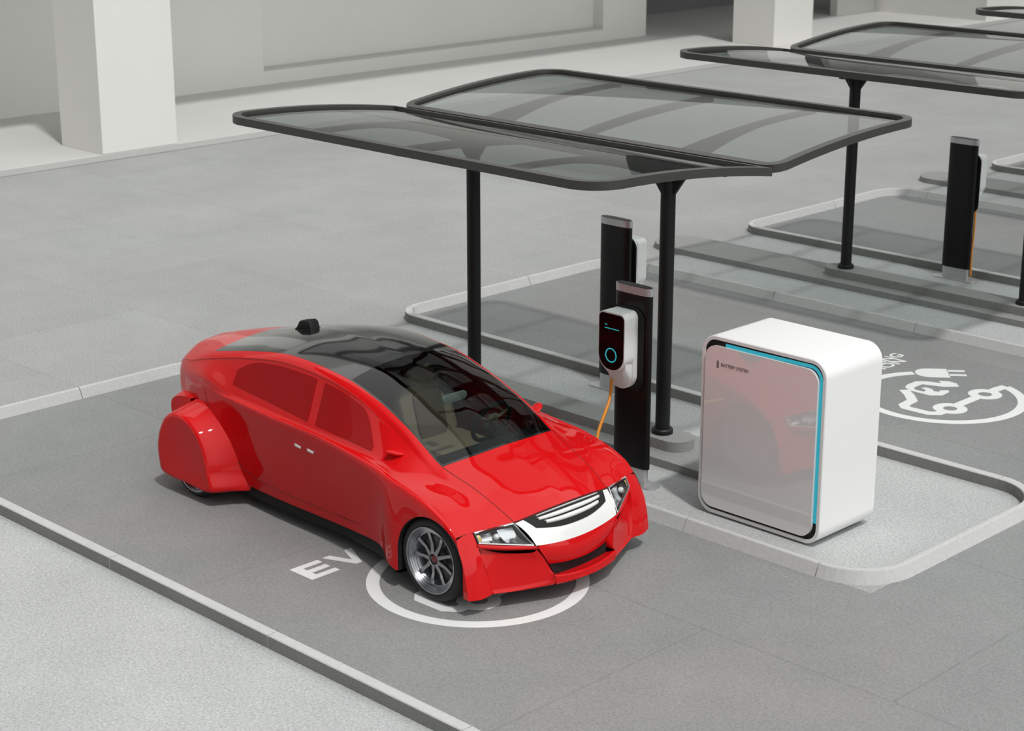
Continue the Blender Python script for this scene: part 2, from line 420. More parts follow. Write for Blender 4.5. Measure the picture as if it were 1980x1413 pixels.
# ------------------------------------------------------------------ canopies
CX0, CX1 = -2.61, 1.37
def ztop(d): return 2.352 + .16 * d - .046 * d * d
def wing_pt(x, d, side, dz=0.):
    y = (2.27 - d) if side < 0 else (2.31 + d)
    return Vector((x, y, ztop(d) + dz))
def frame_bm(outline, side, w=.066, h=.060):
    """rounded frame following the bowed surface: outline in (x,d), inner offset w"""
    bm = bmesh.new(); n = len(outline); rings = []
    for i in range(n):
        a = Vector(outline[i - 1]); p = Vector(outline[i]); b = Vector(outline[(i + 1) % n])
        d1 = (p - a).normalized(); d2 = (b - p).normalized()
        n1 = Vector((-d1.y, d1.x)); n2 = Vector((-d2.y, d2.x)); nn = (n1 + n2).normalized(); k = 1 / max(.5, nn.dot(n1))
        q = p + nn * (w * k)
        rings.append([bm.verts.new(wing_pt(p.x, p.y, side)), bm.verts.new(wing_pt(q.x, q.y, side)), bm.verts.new(wing_pt(q.x, q.y, side, -h)), bm.verts.new(wing_pt(p.x, p.y, side, -h))])
    for i in range(n):
        a = rings[i]; b = rings[(i + 1) % n]
        for k in range(4): bm.faces.new((a[k], a[(k + 1) % 4], b[(k + 1) % 4], b[k]))
    return bm
def densify(pts, step=.12):
    out = []
    n = len(pts)
    for i in range(n):
        a = Vector(pts[i]); b = Vector(pts[(i + 1) % n]); L = (b - a).length
        if L < 1e-5: continue
        m = max(1, int(L / step))
        for k in range(m): out.append(tuple(a.lerp(b, k / m)))
    return out
def pane_bm(outline, side, dz=-.022, th=.012, inset=.03):
    bm = bmesh.new()
    xs = [p[0] for p in outline]; ds = [p[1] for p in outline]
    x0, x1, d0, d1 = min(xs) + inset, max(xs) - inset, min(ds) + inset, max(ds) - inset
    nx, nd = 24, 18; top = []; bot = []
    for j in range(nd + 1):
        d = d0 + (d1 - d0) * j / nd; T = []; B = []
        for i in range(nx + 1):
            x = x0 + (x1 - x0) * i / nx
            T.append(bm.verts.new(wing_pt(x, d, side, dz)))
        top.append(T)
    for j in range(nd):
        for i in range(nx): bm.faces.new((top[j][i], top[j][i + 1], top[j + 1][i + 1], top[j + 1][i]))
    # corner trimming follows the rounded frame
    for v in bm.verts:
        pass
    return bm
def trim_corners(bm, side, x0, x1, dmax, r, ends=(True, True), dmin=None):
    dead = []
    for v in bm.verts:
        d = (2.27 - v.co.y) if side < 0 else (v.co.y - 2.31)
        for cx, sx in ((x0 + r, -1), (x1 - r, 1)):
            for cd, sd in ([((dmax - r), 1)] + ([((dmin + r), -1)] if dmin is not None else [])):
                ex = (v.co.x - cx) * sx; ed = (d - cd) * sd
                if ex > 0 and ed > 0:
                    q = math.hypot(ex, ed)
                    if q > r - .03:
                        k = (r - .03) / q; v.co.x = cx + sx * ex * k; dd = cd + sd * ed * k
                        v.co.y = (2.27 - dd) if side < 0 else (2.31 + dd); v.co.z = ztop(dd) - .022
def make_canopy():
    root = empty('glass_canopy', (-.645, 2.3, .147))
    inv = Matrix.Translation((.645, -2.3, -.147))
    def add(name, bm, m, parent=root, **k):
        bmesh.ops.transform(bm, matrix=inv, verts=bm.verts)
        return link(name, bm, m, parent, **k)
    nd, fd = 1.83, 1.87
    on = densify(rrect(CX0, CX1, 0, nd, (0, 0, .26, .26), 10)); of = densify(rrect(CX0, CX1, 0, fd, (.16, .16, .24, .24), 10))
    add('near_wing_frame', frame_bm(on, -1), M_FRAME); add('far_wing_frame', frame_bm(of, 1), M_FRAME)
    b = pane_bm(on, -1); trim_corners(b, -1, CX0, CX1, nd, .26); add('near_glass_pane', b, M_CANGL, smooth=True)
    b = pane_bm(of, 1); trim_corners(b, 1, CX0, CX1, fd, .24, dmin=0.); trim = b; add('far_glass_pane', b, M_CANGL, smooth=True)
    # valley beam, bowed towards the near side
    bm = bmesh.new(); P = []
    for i in range(25):
        t = i / 24; P.append((CX0 + .35 + (CX1 - CX0 - .75) * t, 2.285 - .09 * math.sin(PI * t), 2.235))
    sweep(bm, P, [(-.04, 0), (-.04, .065), (.04, .065), (.04, 0)]); add('valley_beam', bm, M_FRAME)
    for x in (-1.69, .40):
        bm = bmesh.new(); cyl(bm, (x, 2.3, .147), (x, 2.3, 2.26), .057, n=32)
        p = add('pole', bm, M_STEEL, smooth=True, angle=40)
        bm = bmesh.new(); lathe(bm, [(.0, .147), (.083, .147), (.083, .178), (.072, .19), (.0, .19)], 32, 'z', (x, 2.3, 0))
        f = add('base_flange', bm, M_STEEL, parent=p, smooth=True, angle=40)
        bm = bmesh.new()
        for axis, c in (('y', 2.3), ('x', x)):
            o = x if axis == 'y' else 2.3
            prism(bm, [(o - .05, 1.98), (o + .05, 1.98), (o + .06, 2.02), (o + .185, 2.19), (o + .185, 2.24), (o - .185, 2.24), (o - .185, 2.19), (o - .06, 2.02)], c - .012, c + .012, axis)
        add('gusset_plate', bm, M_STEEL, parent=p)
    for x in (-1.69, -.645, .40):
        for side in (-1, 1):
            bm = bmesh.new(); P = []; dm = nd if side < 0 else fd
            rings = []
            for i in range(17):
                d = .02 + (dm - .12) * i / 16; q = wing_pt(x, d, side, -.035)
                dep = .035 + (.16 * (1 - min(1, d / 1.1)) ** 1.6 if x != -.645 else .02)
                hw = .03 if x != -.645 else .025
                rings.append([bm.verts.new((q.x + sx * hw, q.y, q.z - dz)) for sx, dz in ((-1, 0), (1, 0), (1, dep), (-1, dep))])
            for a, b in zip(rings, rings[1:]):
                for k in range(4): bm.faces.new((a[k], a[(k + 1) % 4], b[(k + 1) % 4], b[k]))
            bm.faces.new(rings[0]); bm.faces.new(rings[-1][::-1])
            add('curved_rib', bm, M_FRAME)
    return root
can = make_canopy()
tag(can, 'smoked glass canopy on two black poles above the charging posts, nearest of the row', 'canopy', 'glass canopies over the charging bays')
for n, lab in ((1, 'smoked glass canopy on black poles in the upper right, second of the row'), (2, 'tip of a smoked glass canopy at the top right corner, farthest of the row')):
    c = copy_tree(can); c.location.y += n * D; tag(c, lab, 'canopy', 'glass canopies over the charging bays')

# ------------------------------------------------------------------ charging posts
def make_post(x0, x1, yb, facing, label, cable_pts, cable_label, wall_label):
    """slim slab post; facing -1 looks to -Y, +1 to +Y; yb = face on the side of its wall box"""
    cx = (x0 + x1) / 2; w = (x1 - x0) / 2; t = .075
    yc = yb - facing * t / 2
    root = empty('charging_post', (cx, yc, 0), 0 if facing < 0 else PI)
    tag(root, label, 'charging post', 'black charging posts')
    def lens(sc=1., n=20):
        pts = []
        for i in range(n * 2):
            a = 2 * PI * i / (n * 2); c, s = math.cos(a), math.sin(a)
            pts.append((math.copysign(abs(c) ** .55, c) * w * sc, math.copysign(abs(s) ** .8, s) * t / 2 * (sc if sc < 1 else 1)))
        return pts
    bm = bmesh.new(); prism(bm, lens(), .13, 1.44); link('post_body', bm, M_POST, root, smooth=True, angle=50)
    bm = bmesh.new(); prism(bm, lens(1.012), 1.44, 1.497); p = link('aluminium_cap', bm, M_ALU, root, smooth=True, angle=50)
    bm = bmesh.new(); prism(bm, lens(.95), 1.497, 1.5005); link('cap_top', bm, M_POST, p)
    bm = bmesh.new(); prism(bm, lens(.93), .006, .13); q = link('post_foot', bm, M_ALU, root, smooth=True, angle=50)
    bm = bmesh.new(); prism(bm, rrect(-w - .085, w + .085, -.075, .075, .06, 8), .0, .014, bev=.003); link('foot_plate', bm, M_ALU, q)
    # wall box, local frame: -Y is its front
    wb = empty('wall_box', (cx, yb, 0), 0 if facing < 0 else PI)
    tag(wb, wall_label, 'charger', 'white wall boxes on the posts')
    bx0, bx1 = -.165, .085
    bm = bmesh.new(); prism(bm, rrect(bx0 - .02, bx1 + .045, .72, 1.345, .09, 10), -.012, .0, 'y'); link('mounting_plate', bm, M_BLK, wb)
    bm = bmesh.new(); prism(bm, rrect(bx0 + .005, bx1 - .005, .735, 1.325, (.115, .115, .05, .05), 12), -.055, -.012, 'y', bev=.012, seg=3)
    link('back_housing', bm, M_WHITE, wb, smooth=True, angle=35)
    # scooped neck below the head
    bm = bmesh.new(); A = rrect(bx0 + .03, bx1 - .02, .76, 1.0, (.09, .09, .02, .02), 8); B = rrect(bx0 + .015, bx1 - .012, .87, 1.0, (.06, .06, .02, .02), 8)
    lo = [bm.verts.new((a, -.055, b)) for a, b in A]; hi = [bm.verts.new((a, -.13, b)) for a, b in B]
    for i in range(len(A)): bm.faces.new((lo[i], lo[(i + 1) % len(A)], hi[(i + 1) % len(A)], hi[i]))
    bm.faces.new(hi); link('cable_neck', bm, M_WHITE, wb, smooth=True, angle=40)
    bm = bmesh.new(); prism(bm, rrect(bx0, bx1, .885, 1.322, (.118, .118, .045, .045), 12), -.16, -.05, 'y', bev=.012, seg=3)
    hd = link('head_housing', bm, M_WHITE, wb, smooth=True, angle=35)
    bm = bmesh.new(); prism(bm, rrect(bx0 + .008, bx1 - .008, .897, 1.312, (.109, .109, .036, .036), 12), -.163, -.158, 'y'); fr = link('display_glass', bm, M_BLKDISP, hd)
    bm = bmesh.new(); cxr = (bx0 + bx1) / 2
    bmr = bmesh.new(); pts = [(cxr + .05 * math.cos(a), -.1635, 1.005 + .05 * math.sin(a)) for a in [2 * PI * i / 40 for i in range(40)]]
    tube(bmr, pts, .0042, 6, True); link('light_ring', bmr, M_CYAND, fr); bm.free()
    bm = bmesh.new(); x = cxr - .062
    for i, ww in enumerate((.016, .011, .018, .009, .014, .017, .012, .015)):
        box(bm, x, x + ww, -.1642, -.1632, 1.200, 1.2065); x += ww + .0035
    box(bm, cxr - .062, cxr - .040, -.1642, -.1632, 1.226, 1.231)
    link('display_text', bm, M_CYAND, fr)
    bm = bmesh.new(); tube(bm, smooth_path(cable_pts, 8), .0115, 10)
    c = link('charging_cable', bm, M_ORANGE, smooth=True)
    if facing < 0:
        bm = bmesh.new(); cyl(bm, (1.067, .80, .589), (1.088, .770, .591), .019, .022, 14); link('plug', bm, M_BLK, c)
    tag(c, cable_label, 'cable', 'orange charging cables')
    return root, wb
# post beside the car
make_post(.508, .845, 1.585, -1, 'black charging post with aluminium cap beside the nose of the red car',
          [(.586, 1.49, .80), (.586, 1.487, .73), (.60, 1.45, .64), (.655, 1.33, .56), (.76, 1.17, .535), (.88, 1.02, .545), (.985, .90, .575), (1.05, .815, .588), (1.075, .788, .59)],
          'orange cable hanging from the white charger to the fender of the red car',
          'white charger with black oval face and cyan ring, on the post beside the car')
make_post(-1.07, -.737, 3.235, 1, 'black charging post standing behind the post next to the car',
          [(-.80, 3.33, .80), (-.80, 3.335, .72), (-.79, 3.32, .5), (-.78, 3.29, .25), (-.775, 3.28, .03)],
          'orange cable hanging behind the second charging post', 'white charger seen from the side on the back of the second post')
make_post(-1.087, -.757, 8.645, 1, 'black charging post alone at the right of the photo on the second island',
          [(-.82, 8.74, .80), (-.82, 8.745, .72), (-.81, 8.73, .5), (-.80, 8.70, .25), (-.79, 8.69, .03)],
          'orange cable hanging behind the lone charging post at the right', 'white charger half hidden behind the lone charging post at the right')

# ------------------------------------------------------------------ battery cabinet
def make_battery():
    x0, x1, y0, y1, z0, z1, r = 1.397, 2.447, 1.512, 2.15, .015, 1.312, .125
    root = empty('battery_cabinet', ((x0 + x1) / 2, (y0 + y1) / 2, 0))
    tag(root, 'large white battery cabinet with rounded corners and cyan light strip, on the island', 'battery cabinet')
    inv = Matrix.Translation(-Vector(root.location))
    def add(name, bm, m, parent=root, **k):
        bmesh.ops.transform(bm, matrix=inv, verts=bm.verts); return link(name, bm, m, parent, **k)
    bm = bmesh.new(); out = rrect(x0, x1, z0, z1, r, 14); inn = rrect(x0 + .028, x1 - .028, z0 + .028, z1 - .028, r - .028, 14)
    n = len(out); R = [[bm.verts.new((a, y, b)) for a, b in o] for o, y in ((out, y1), (out, y0 + .006), (rrect(x0 + .006, x1 - .006, z0 + .006, z1 - .006, r - .006, 14), y0), (inn, y0), (inn, y0 + .05))]
    for A, B in zip(R, R[1:]):
        for i in range(n): bm.faces.new((A[i], A[(i + 1) % n], B[(i + 1) % n], B[i]))
    bm.faces.new(R[0]); bm.faces.new(R[-1][::-1])
    add('housing', bm, M_BATW, smooth=True, angle=30)
    bm = bmesh.new(); prism(bm, rrect(x0 + .0285, x1 - .0285, z0 + .0285, z1 - .0285, r - .0285, 14), y0 + .012, y0 + .048, 'y'); add('black_surround', bm, M_VOID)
    px0, px1, pz0, pz1 = x0 + .040, x1 - .062, z0 + .050, z1 - .068
    bm = bmesh.new(); prism(bm, rrect(px0, px1, pz0, pz1, .095, 14), y0 - .010, y0 + .02, 'y', bev=.004)
    pan = add('front_glass', bm, M_BATG, smooth=True, angle=30)
    # light strip: top edge from the left third, round the corner, down the right side
    bm = bmesh.new(); xo, zo, q = x1 - .036, z1 - .040, .105
    P = [(px0 + .16, zo - .004), (1.9, zo - .004)] + [(xo - q + q * math.cos(math.radians(a)), zo - q + q * math.sin(math.radians(a))) for a in range(90, -1, -9)] + [(xo, .6), (xo, .175)]
    t = .024; O = []; I = []
    for i, p in enumerate(P):
        a = Vector(P[max(i - 1, 0)]); b = Vector(P[min(i + 1, len(P) - 1)]); d = (b - a).normalized(); nn = Vector((d.y, -d.x))
        O.append((p[0], p[1])); I.append((p[0] + nn.x * t, p[1] + nn.y * t))
    vs = [[bm.verts.new((a[0], y, a[1])) for a in L] for L, y in ((O, y0 + .0095), (I, y0 + .0095), (I, y0 + .014), (O, y0 + .014))]
    m = len(P)
    for A, B in zip(vs, vs[1:] + vs[:1]):
        for i in range(m - 1): bm.faces.new((A[i], A[i + 1], B[i + 1], B[i]))
    bm.faces.new([v[0] for v in vs]); bm.faces.new([v[-1] for v in vs][::-1])
    add('light_strip', bm, M_CYAN)
    bm = bmesh.new(); prism(bm, rrect(x0 + .10, x1 - .10, y0 + .05, y1 - .05, .05), 0, .02); add('base_plinth', bm, M_BLK)
    # battery icon and lettering
    me = text_mesh('BATTERY SYSTEM', .038, .0006); me.materials.append(M_TEXT)
    o = bpy.data.objects.new('cabinet_lettering', me); COL.objects.link(o); o.parent = pan
    o.matrix_local = inv @ Matrix.Translation((1.577, y0 - .0112, 1.108)) @ Matrix.Rotation(PI / 2, 4, 'X') @ Matrix.Diagonal((.80, .90, 1, 1))
    bm = bmesh.new(); ix, iz = 1.540, 1.090
    for k in range(4): box(bm, ix, ix + .018, y0 - .0112, y0 - .0098, iz + k * .0125, iz + k * .0125 + .0085)
    box(bm, ix + .004, ix + .014, y0 - .0112, y0 - .0098, iz + .050, iz + .055)
    add('battery_icon', bm, M_TEXT, parent=pan)
make_battery()
# ------------------------------------------------------------------ the car
# body surface: stations from the tail to the front edge of the bonnet, each a half section of
# 11 points (x, half width, z) from the centre line over roof edge, window, shoulder down to the sill
ST = [
 [(-2.13,0,.58),(-2.11,.15,.58),(-2.08,.24,.58),(-2.05,.29,.58),(-2.02,.33,.58),(-1.98,.37,.57),(-1.94,.41,.56),(-1.90,.44,.55),(-1.82,.48,.50),(-1.74,.52,.42),(-1.70,.54,.34)],
 [(-2.19,0,.74),(-2.16,.16,.735),(-2.11,.27,.73),(-2.06,.33,.725),(-2.03,.36,.72),(-1.98,.40,.71),(-1.94,.43,.70),(-1.90,.46,.67),(-1.82,.50,.58),(-1.74,.54,.46),(-1.68,.56,.35)],
 [(-2.08,0,.90),(-2.05,.17,.89),(-1.98,.31,.865),(-1.93,.40,.84),(-1.91,.42,.83),(-1.88,.455,.79),(-1.85,.475,.77),(-1.82,.49,.74),(-1.74,.53,.62),(-1.68,.56,.48),(-1.62,.58,.35)],
 [(-1.78,0,1.0),(-1.76,.20,.985),(-1.72,.40,.94),(-1.68,.49,.905),(-1.67,.50,.893),(-1.60,.56,.84),(-1.58,.575,.81),(-1.55,.59,.765),(-1.50,.60,.62),(-1.48,.61,.45),(-1.45,.62,.30)],
 [(-1.40,0,1.085),(-1.41,.23,1.065),(-1.44,.463,1.01),(-1.35,.535,.995),(-1.34,.54,.98),(-1.30,.635,.885),(-1.28,.65,.82),(-1.25,.655,.775),(-1.22,.66,.60),(-1.20,.66,.42),(-1.20,.66,.25)],
 [(-.95,0,1.19),(-.95,.24,1.17),(-.95,.483,1.115),(-.95,.55,1.08),(-.95,.553,1.065),(-.95,.65,.85),(-.95,.675,.81),(-.95,.69,.785),(-.95,.668,.60),(-.95,.645,.38),(-.95,.615,.165)],
 [(-.5,0,1.245),(-.5,.24,1.23),(-.5,.49,1.178),(-.5,.55,1.135),(-.5,.553,1.12),(-.5,.655,.822),(-.5,.69,.80),(-.5,.715,.775),(-.5,.690,.60),(-.5,.668,.38),(-.5,.645,.165)],
 [(0,0,1.215),(0,.24,1.20),(0,.486,1.148),(0,.55,1.109),(0,.553,1.095),(0,.665,.795),(0,.705,.788),(0,.737,.772),(0,.708,.58),(0,.682,.37),(0,.655,.168)],
 [(.35,0,1.13),(.35,.24,1.115),(.35,.488,1.065),(.35,.552,1.02),(.35,.556,1.005),(.35,.675,.78),(.35,.72,.77),(.35,.762,.75),(.35,.735,.56),(.35,.705,.36),(.35,.675,.175)],
 [(.65,0,1.015),(.65,.24,1.0),(.65,.498,.95),(.65,.56,.895),(.65,.595,.86),(.65,.69,.775),(.65,.745,.748),(.65,.79,.718),(.65,.775,.53),(.65,.755,.35),(.65,.735,.19)],
 [(.86,0,.915),(.86,.25,.895),(.85,.505,.845),(.85,.575,.80),(.85,.62,.775),(.85,.705,.735),(.85,.77,.71),(.85,.815,.69),(.85,.835,.50),(.85,.835,.32),(.85,.835,.145)],
 [(1.06,0,.800),(1.05,.25,.79),(1.0,.503,.76),(1.0,.58,.728),(1.0,.645,.712),(1.0,.715,.70),(1.0,.785,.688),(1.0,.825,.668),(1.0,.838,.47),(1.0,.84,.29),(1.0,.84,.125)],
 [(1.27,0,.725),(1.26,.24,.715),(1.25,.472,.675),(1.24,.575,.662),(1.23,.655,.660),(1.22,.735,.652),(1.22,.80,.637),(1.22,.835,.612),(1.22,.845,.45),(1.22,.845,.28),(1.22,.84,.125)],
 [(1.46,0,.640),(1.45,.23,.630),(1.43,.45,.598),(1.41,.575,.588),(1.39,.685,.583),(1.38,.76,.578),(1.38,.81,.567),(1.38,.838,.545),(1.42,.845,.38),(1.42,.845,.25),(1.42,.84,.125)],
 [(1.615,0,.556),(1.605,.22,.548),(1.57,.43,.522),(1.535,.58,.517),(1.489,.707,.506),(1.478,.76,.505),(1.47,.80,.50),(1.468,.828,.482),(1.54,.84,.35),(1.57,.842,.23),(1.586,.84,.125)],
]
ST = [[Vector(p) for p in row] for row in ST]
def body(s, t): return cr([cr(r, t) for r in ST], s)
def side_pt(p, side, dw=0.): return Vector((p.x, YC + side * (p.y + dw), p.z))
def grid(bm, f, s0, s1, t0, t1, ns, nt, keep=None, flip=False):
    V = [[bm.verts.new(f(s0 + (s1 - s0) * i / ns, t0 + (t1 - t0) * j / nt)) for j in range(nt + 1)] for i in range(ns + 1)]
    for i in range(ns):
        for j in range(nt):
            q = (V[i][j], V[i + 1][j], V[i + 1][j + 1], V[i][j + 1])
            if keep is None or keep(s0 + (s1 - s0) * (i + .5) / ns, t0 + (t1 - t0) * (j + .5) / nt): bm.faces.new(q)
    return V
def patch(bm, rows, nu=14, nv=14):
    R = [[Vector(p) for p in r] for r in rows]
    return grid(bm, lambda a, b: cr([cr(r, b) for r in R], a), 0, len(R) - 1, 0, len(R[0]) - 1, nu, nv)
AX, AZ, AR = 1.243, .270, .300       # front wheel arch
WX1, WX0, WZ, WR = 1.222, -1.335, .275, .275
def in_arch(x, z):
    return math.hypot(x - AX, z - AZ) < AR if z > AZ else abs(x - AX) < AR

def build_car():
    car = empty('car', (0, YC, .0055))
    tag(car, 'red futuristic car with black glass roof and covered rear wheels, plugged in to charge', 'car')
    inv = Matrix.Translation((0, -YC, 0))
    def add(name, bm, m, parent=car, **k):
        bmesh.ops.remove_doubles(bm, verts=bm.verts, dist=.0006)
        bmesh.ops.transform(bm, matrix=inv, verts=bm.verts)
        k.setdefault('smooth', True); k.setdefault('angle', 48)
        return link(name, bm, m, parent, **k)
    GL0, GL1, GLM = 4.0, 11.0, 7.25
    # --- painted shell
    bm = bmesh.new()
    for sd in (-1, 1):
        grid(bm, lambda s, t: side_pt(body(s, t), sd), 0, 14, 0, 2, 112, 16, keep=lambda s, t: s < GL0)
        b2 = bmesh.new()
        grid(b2, lambda s, t: side_pt(body(s, t), sd), 0, 14, 2, 10, 168, 72)
        dead = [f for f in b2.faces if in_arch(f.calc_center_median().x, f.calc_center_median().z) and abs(f.calc_center_median().y - YC) > .5]
        rim = set(v for f in dead for v in f.verts)
        bmesh.ops.delete(b2, geom=dead, context='FACES')
        for v in b2.verts:
            if v in rim:
                dx, dz = v.co.x - AX, v.co.z - AZ
                if dz > 0:
                    q = math.hypot(dx, dz); v.co.x = AX + dx / q * AR; v.co.z = AZ + dz / q * AR
                else: v.co.x = AX + math.copysign(AR, dx)
        me = bpy.data.meshes.new('tmp'); b2.to_mesh(me); b2.free(); bm.from_mesh(me); bpy.data.meshes.remove(me)
    bmesh.ops.remove_doubles(bm, verts=bm.verts, dist=.0008)
    shell = add('body_shell', bm, M_RED, angle=60)
    bm = bmesh.new()
    for sd in (-1, 1): grid(bm, lambda s, t: side_pt(body(s, t), sd), GL1 + .02, 14, 0, 1.99, 36, 16)
    add('bonnet', bm, M_RED, angle=60)
    bm = bmesh.new()
    for sd in (-1, 1): grid(bm, lambda s, t: side_pt(body(s, t), sd), GL0, GLM, 0, 1.995, 40, 16)
    roof = add('roof_panel', bm, M_BLKGL, angle=60)
    bm = bmesh.new()
    for sd in (-1, 1): grid(bm, lambda s, t: side_pt(body(s, t), sd), GLM, GL1 - .06, 0, 1.93, 40, 16)
    wind = add('windshield', bm, M_WIND, angle=60)
    bm = bmesh.new()
    for sd in (-1, 1):
        grid(bm, lambda s, t: side_pt(body(s, t), sd), GLM, GL1, 1.93, 1.995, 40, 2)
        grid(bm, lambda s, t: side_pt(body(s, t), sd), GL1 - .06, GL1 + .015, 0, 1.995, 3, 16)
    add('windshield_border', bm, M_BLKGL, parent=wind)
    # --- seams
    bm = bmesh.new()
    for sd in (-1, 1):
        tube(bm, [side_pt(body(GL1 + 3 * i / 24, 2), sd) - Vector((0, 0, .0015)) for i in range(25)], .0032, 6)
        tube(bm, [side_pt(body(14, 4 * i / 20), sd) - Vector((-.004, 0, .006)) for i in range(21)], .0055, 6)
        tube(bm, [side_pt(body(14, 4 + 3.2 * i / 8), sd) - Vector((0, 0, .001)) for i in range(9)], .0022, 6)
    add('bonnet_seam', bm, M_SEAM)
    samples = [body(2 + 12 * i / 140, 6 + 4 * j / 40) for i in range(141) for j in range(41)]
    def side_w(x, z): return min(samples, key=lambda p: (p.x - x) ** 2 + (p.z - z) ** 2).y
    for sd in (-1, 1):
        bm = bmesh.new()
        P = smooth_path([(-1.36, 0, .79), (-1.25, 0, .62), (-1.10, 0, .43), (-.93, 0, .29), (-.72, 0, .245), (-.3, 0, .235), (.2, 0, .24), (.5, 0, .26)], 5)
        tube(bm, [Vector((p.x, YC + sd * (side_w(p.x, p.z) + .0005), p.z)) for p in P], .0022, 6)
        add('door_seam', bm, M_SEAM)
    # --- side windows
    for sd in (-1, 1):
        for nm, s0, s1 in (('rear_side_window', 4.85, 6.66), ('front_side_window', 6.83, 8.52)):
            bm = bmesh.new()
            def wpt(u, v, s0=s0, s1=s1, nm=nm, sd=sd):
                s = s0 + (s1 - s0) * u
                if nm[0] == 'r': lo, hi = 4.06 + .30 * max(0, (.3 - u) / .3) ** 1.6, 4.90 - .12 * (1 - u)
                else: lo, hi = 4.06 + .66 * max(0, (u - .62) / .38) ** 1.5, 4.90
                return side_pt(body(s, lo + (hi - lo) * v), sd, .004)
            V = grid(bm, wpt, 0, 1, 0, 1, 20, 12)
            r = bmesh.ops.extrude_face_region(bm, geom=bm.faces[:])
            bmesh.ops.translate(bm, verts=[v for v in r['geom'] if isinstance(v, bmesh.types.BMVert)], vec=(0, -sd * .010, 0))
            add(nm, bm, M_REDGL)
    # --- door handles, mirrors, antenna
    for sd in (-1, 1):
        bm = bmesh.new()
        for x in (-.195, -.055):
            z = .655; w = side_w(x, z); y = YC + sd * (w + .004)
            b = bmesh.new(); box(b, x - .034, x + .034, y - .007, y + .007, z - .011, z + .011, .004)
            bmesh.ops.rotate(b, verts=b.verts, cent=(x, y, z), matrix=Matrix.Rotation(math.radians(4), 3, 'Y'))
            me = bpy.data.meshes.new('tmp'); b.to_mesh(me); b.free()
            bm2 = bmesh.new(); bm2.from_mesh(me); bpy.data.meshes.remove(me)
            add('door_handle', bm2, M_CHROME)
        bm.free()
        bm = bmesh.new(); rows = []
        for k in range(9):                                   # small fin shaped camera mirror
            t = k / 8; r = .020 * math.sqrt(max(0.02, 1 - (2 * t - 1) ** 2 * .96))
            c = Vector((.735 - .035 * t, YC + sd * (.585 + .125 * t), .80 + .035 * t))
            rows.append([bm.verts.new(c + Vector((math.cos(a) * r * 2.2, 0, math.sin(a) * r))) for a in [2 * PI * i / 14 for i in range(14)]])
        for a, b in zip(rows, rows[1:]):
            for i in range(14): bm.faces.new((a[i], a[(i + 1) % 14], b[(i + 1) % 14], b[i]))
        bm.faces.new(rows[0]); bm.faces.new(rows[-1])
        add('side_mirror', bm, M_RED)
    bm = bmesh.new(); prism(bm, [(-1.03, 1.178), (-.985, 1.243), (-.90, 1.262), (-.872, 1.25), (-.855, 1.20)], YC - .045, YC + .045, 'y', bev=.012, seg=3)
    ant = add('roof_antenna', bm, M_BLK)
    bm = bmesh.new(); prism(bm, rrect(-1.055, -.825, YC - .055, YC + .055, .05), 1.172, 1.192, bev=.005)
    bmesh.ops.rotate(bm, verts=bm.verts, cent=(-.94, YC, 1.18), matrix=Matrix.Rotation(math.radians(-9), 3, 'Y')); add('antenna_foot', bm, M_BLK, parent=ant)
    # --- front: bumper, grille, lamps
    def cpt(f, v):     # bright panel below the bonnet edge; f -1..1 across, v 0..1 down
        k = 1 - f * f; a = Vector((1.577 + .042 * k, .427 * f, .516 + .036 * k)); b = Vector((1.712 + .033 * k, .372 * f, .388 - .026 * k))
        p = a.lerp(b, v); bul = math.sin(PI * v) * .012
        return Vector((p.x + bul, YC + p.y, p.z + bul))
    bm = bmesh.new(); grid(bm, lambda f, v: cpt(f, v), -1, 1, 0.02, 1, 36, 10); gr = add('grille_panel', bm, M_WHITEBAR)
    def gpt(f, v, off):
        k = 1 - f * f; vv = .02 + (.40 + .20 * (1 - abs(f) ** 2.6)) * v; ff = f * (.86 - .06 * v)
        return cpt(ff, vv) + Vector((off, 0, off * 1.1))
    bm = bmesh.new(); V = grid(bm, lambda f, v: gpt(f, v, .003), -1, 1, 0, 1, 36, 8)
    r = bmesh.ops.extrude_face_region(bm, geom=bm.faces[:]); bmesh.ops.translate(bm, verts=[v for v in r['geom'] if isinstance(v, bmesh.types.BMVert)], vec=(-.012, 0, -.012))
    gb = add('grille_opening', bm, M_VOID, parent=gr)
    for v0, v1, ff in ((.05, .12, .78), (.23, .43, .80), (.52, .73, .72)):
        bm = bmesh.new(); grid(bm, lambda f, v: gpt(f * ff, v0 + (v1 - v0) * v, .007 + .006 * math.sin(PI * v)), -1, 1, 0, 1, 26, 5)
        r = bmesh.ops.extrude_face_region(bm, geom=bm.faces[:]); bmesh.ops.translate(bm, verts=[v for v in r['geom'] if isinstance(v, bmesh.types.BMVert)], vec=(-.006, 0, -.006))
        add('grille_bar', bm, M_WHITEBAR, parent=gr)
    # red centre panel, slot and lip
    bm = bmesh.new()
    def mid(f, v):
        k = 1 - f * f; a = cpt(f, 1.0); b = Vector((1.722 + .035 * k, YC + .275 * f, .240 - .020 * k))
        p = a.lerp(b, v); p.x += .012 * math.sin(PI * v); return p
    grid(bm, mid, -1, 1, 0, 1, 30, 8)
    def lip(f, v):
        k = 1 - f * f
        pts = [Vector((1.64 + .03 * k, YC + .268 * f, .150 - .012 * k)), Vector((1.725 + .035 * k, YC + .274 * f, .160 - .015 * k)), Vector((1.785 + .035 * k, YC + .282 * f, .186 - .020 * k)), Vector((1.793 + .035 * k, YC + .282 * f, .160 - .018 * k)), Vector((1.775 + .035 * k, YC + .27 * f, .112)), Vector((1.60, YC + .27 * f, .105))]
        return cr(pts, v * 5)
    grid(bm, lip, -1, 1, 0, 1, 30, 20)
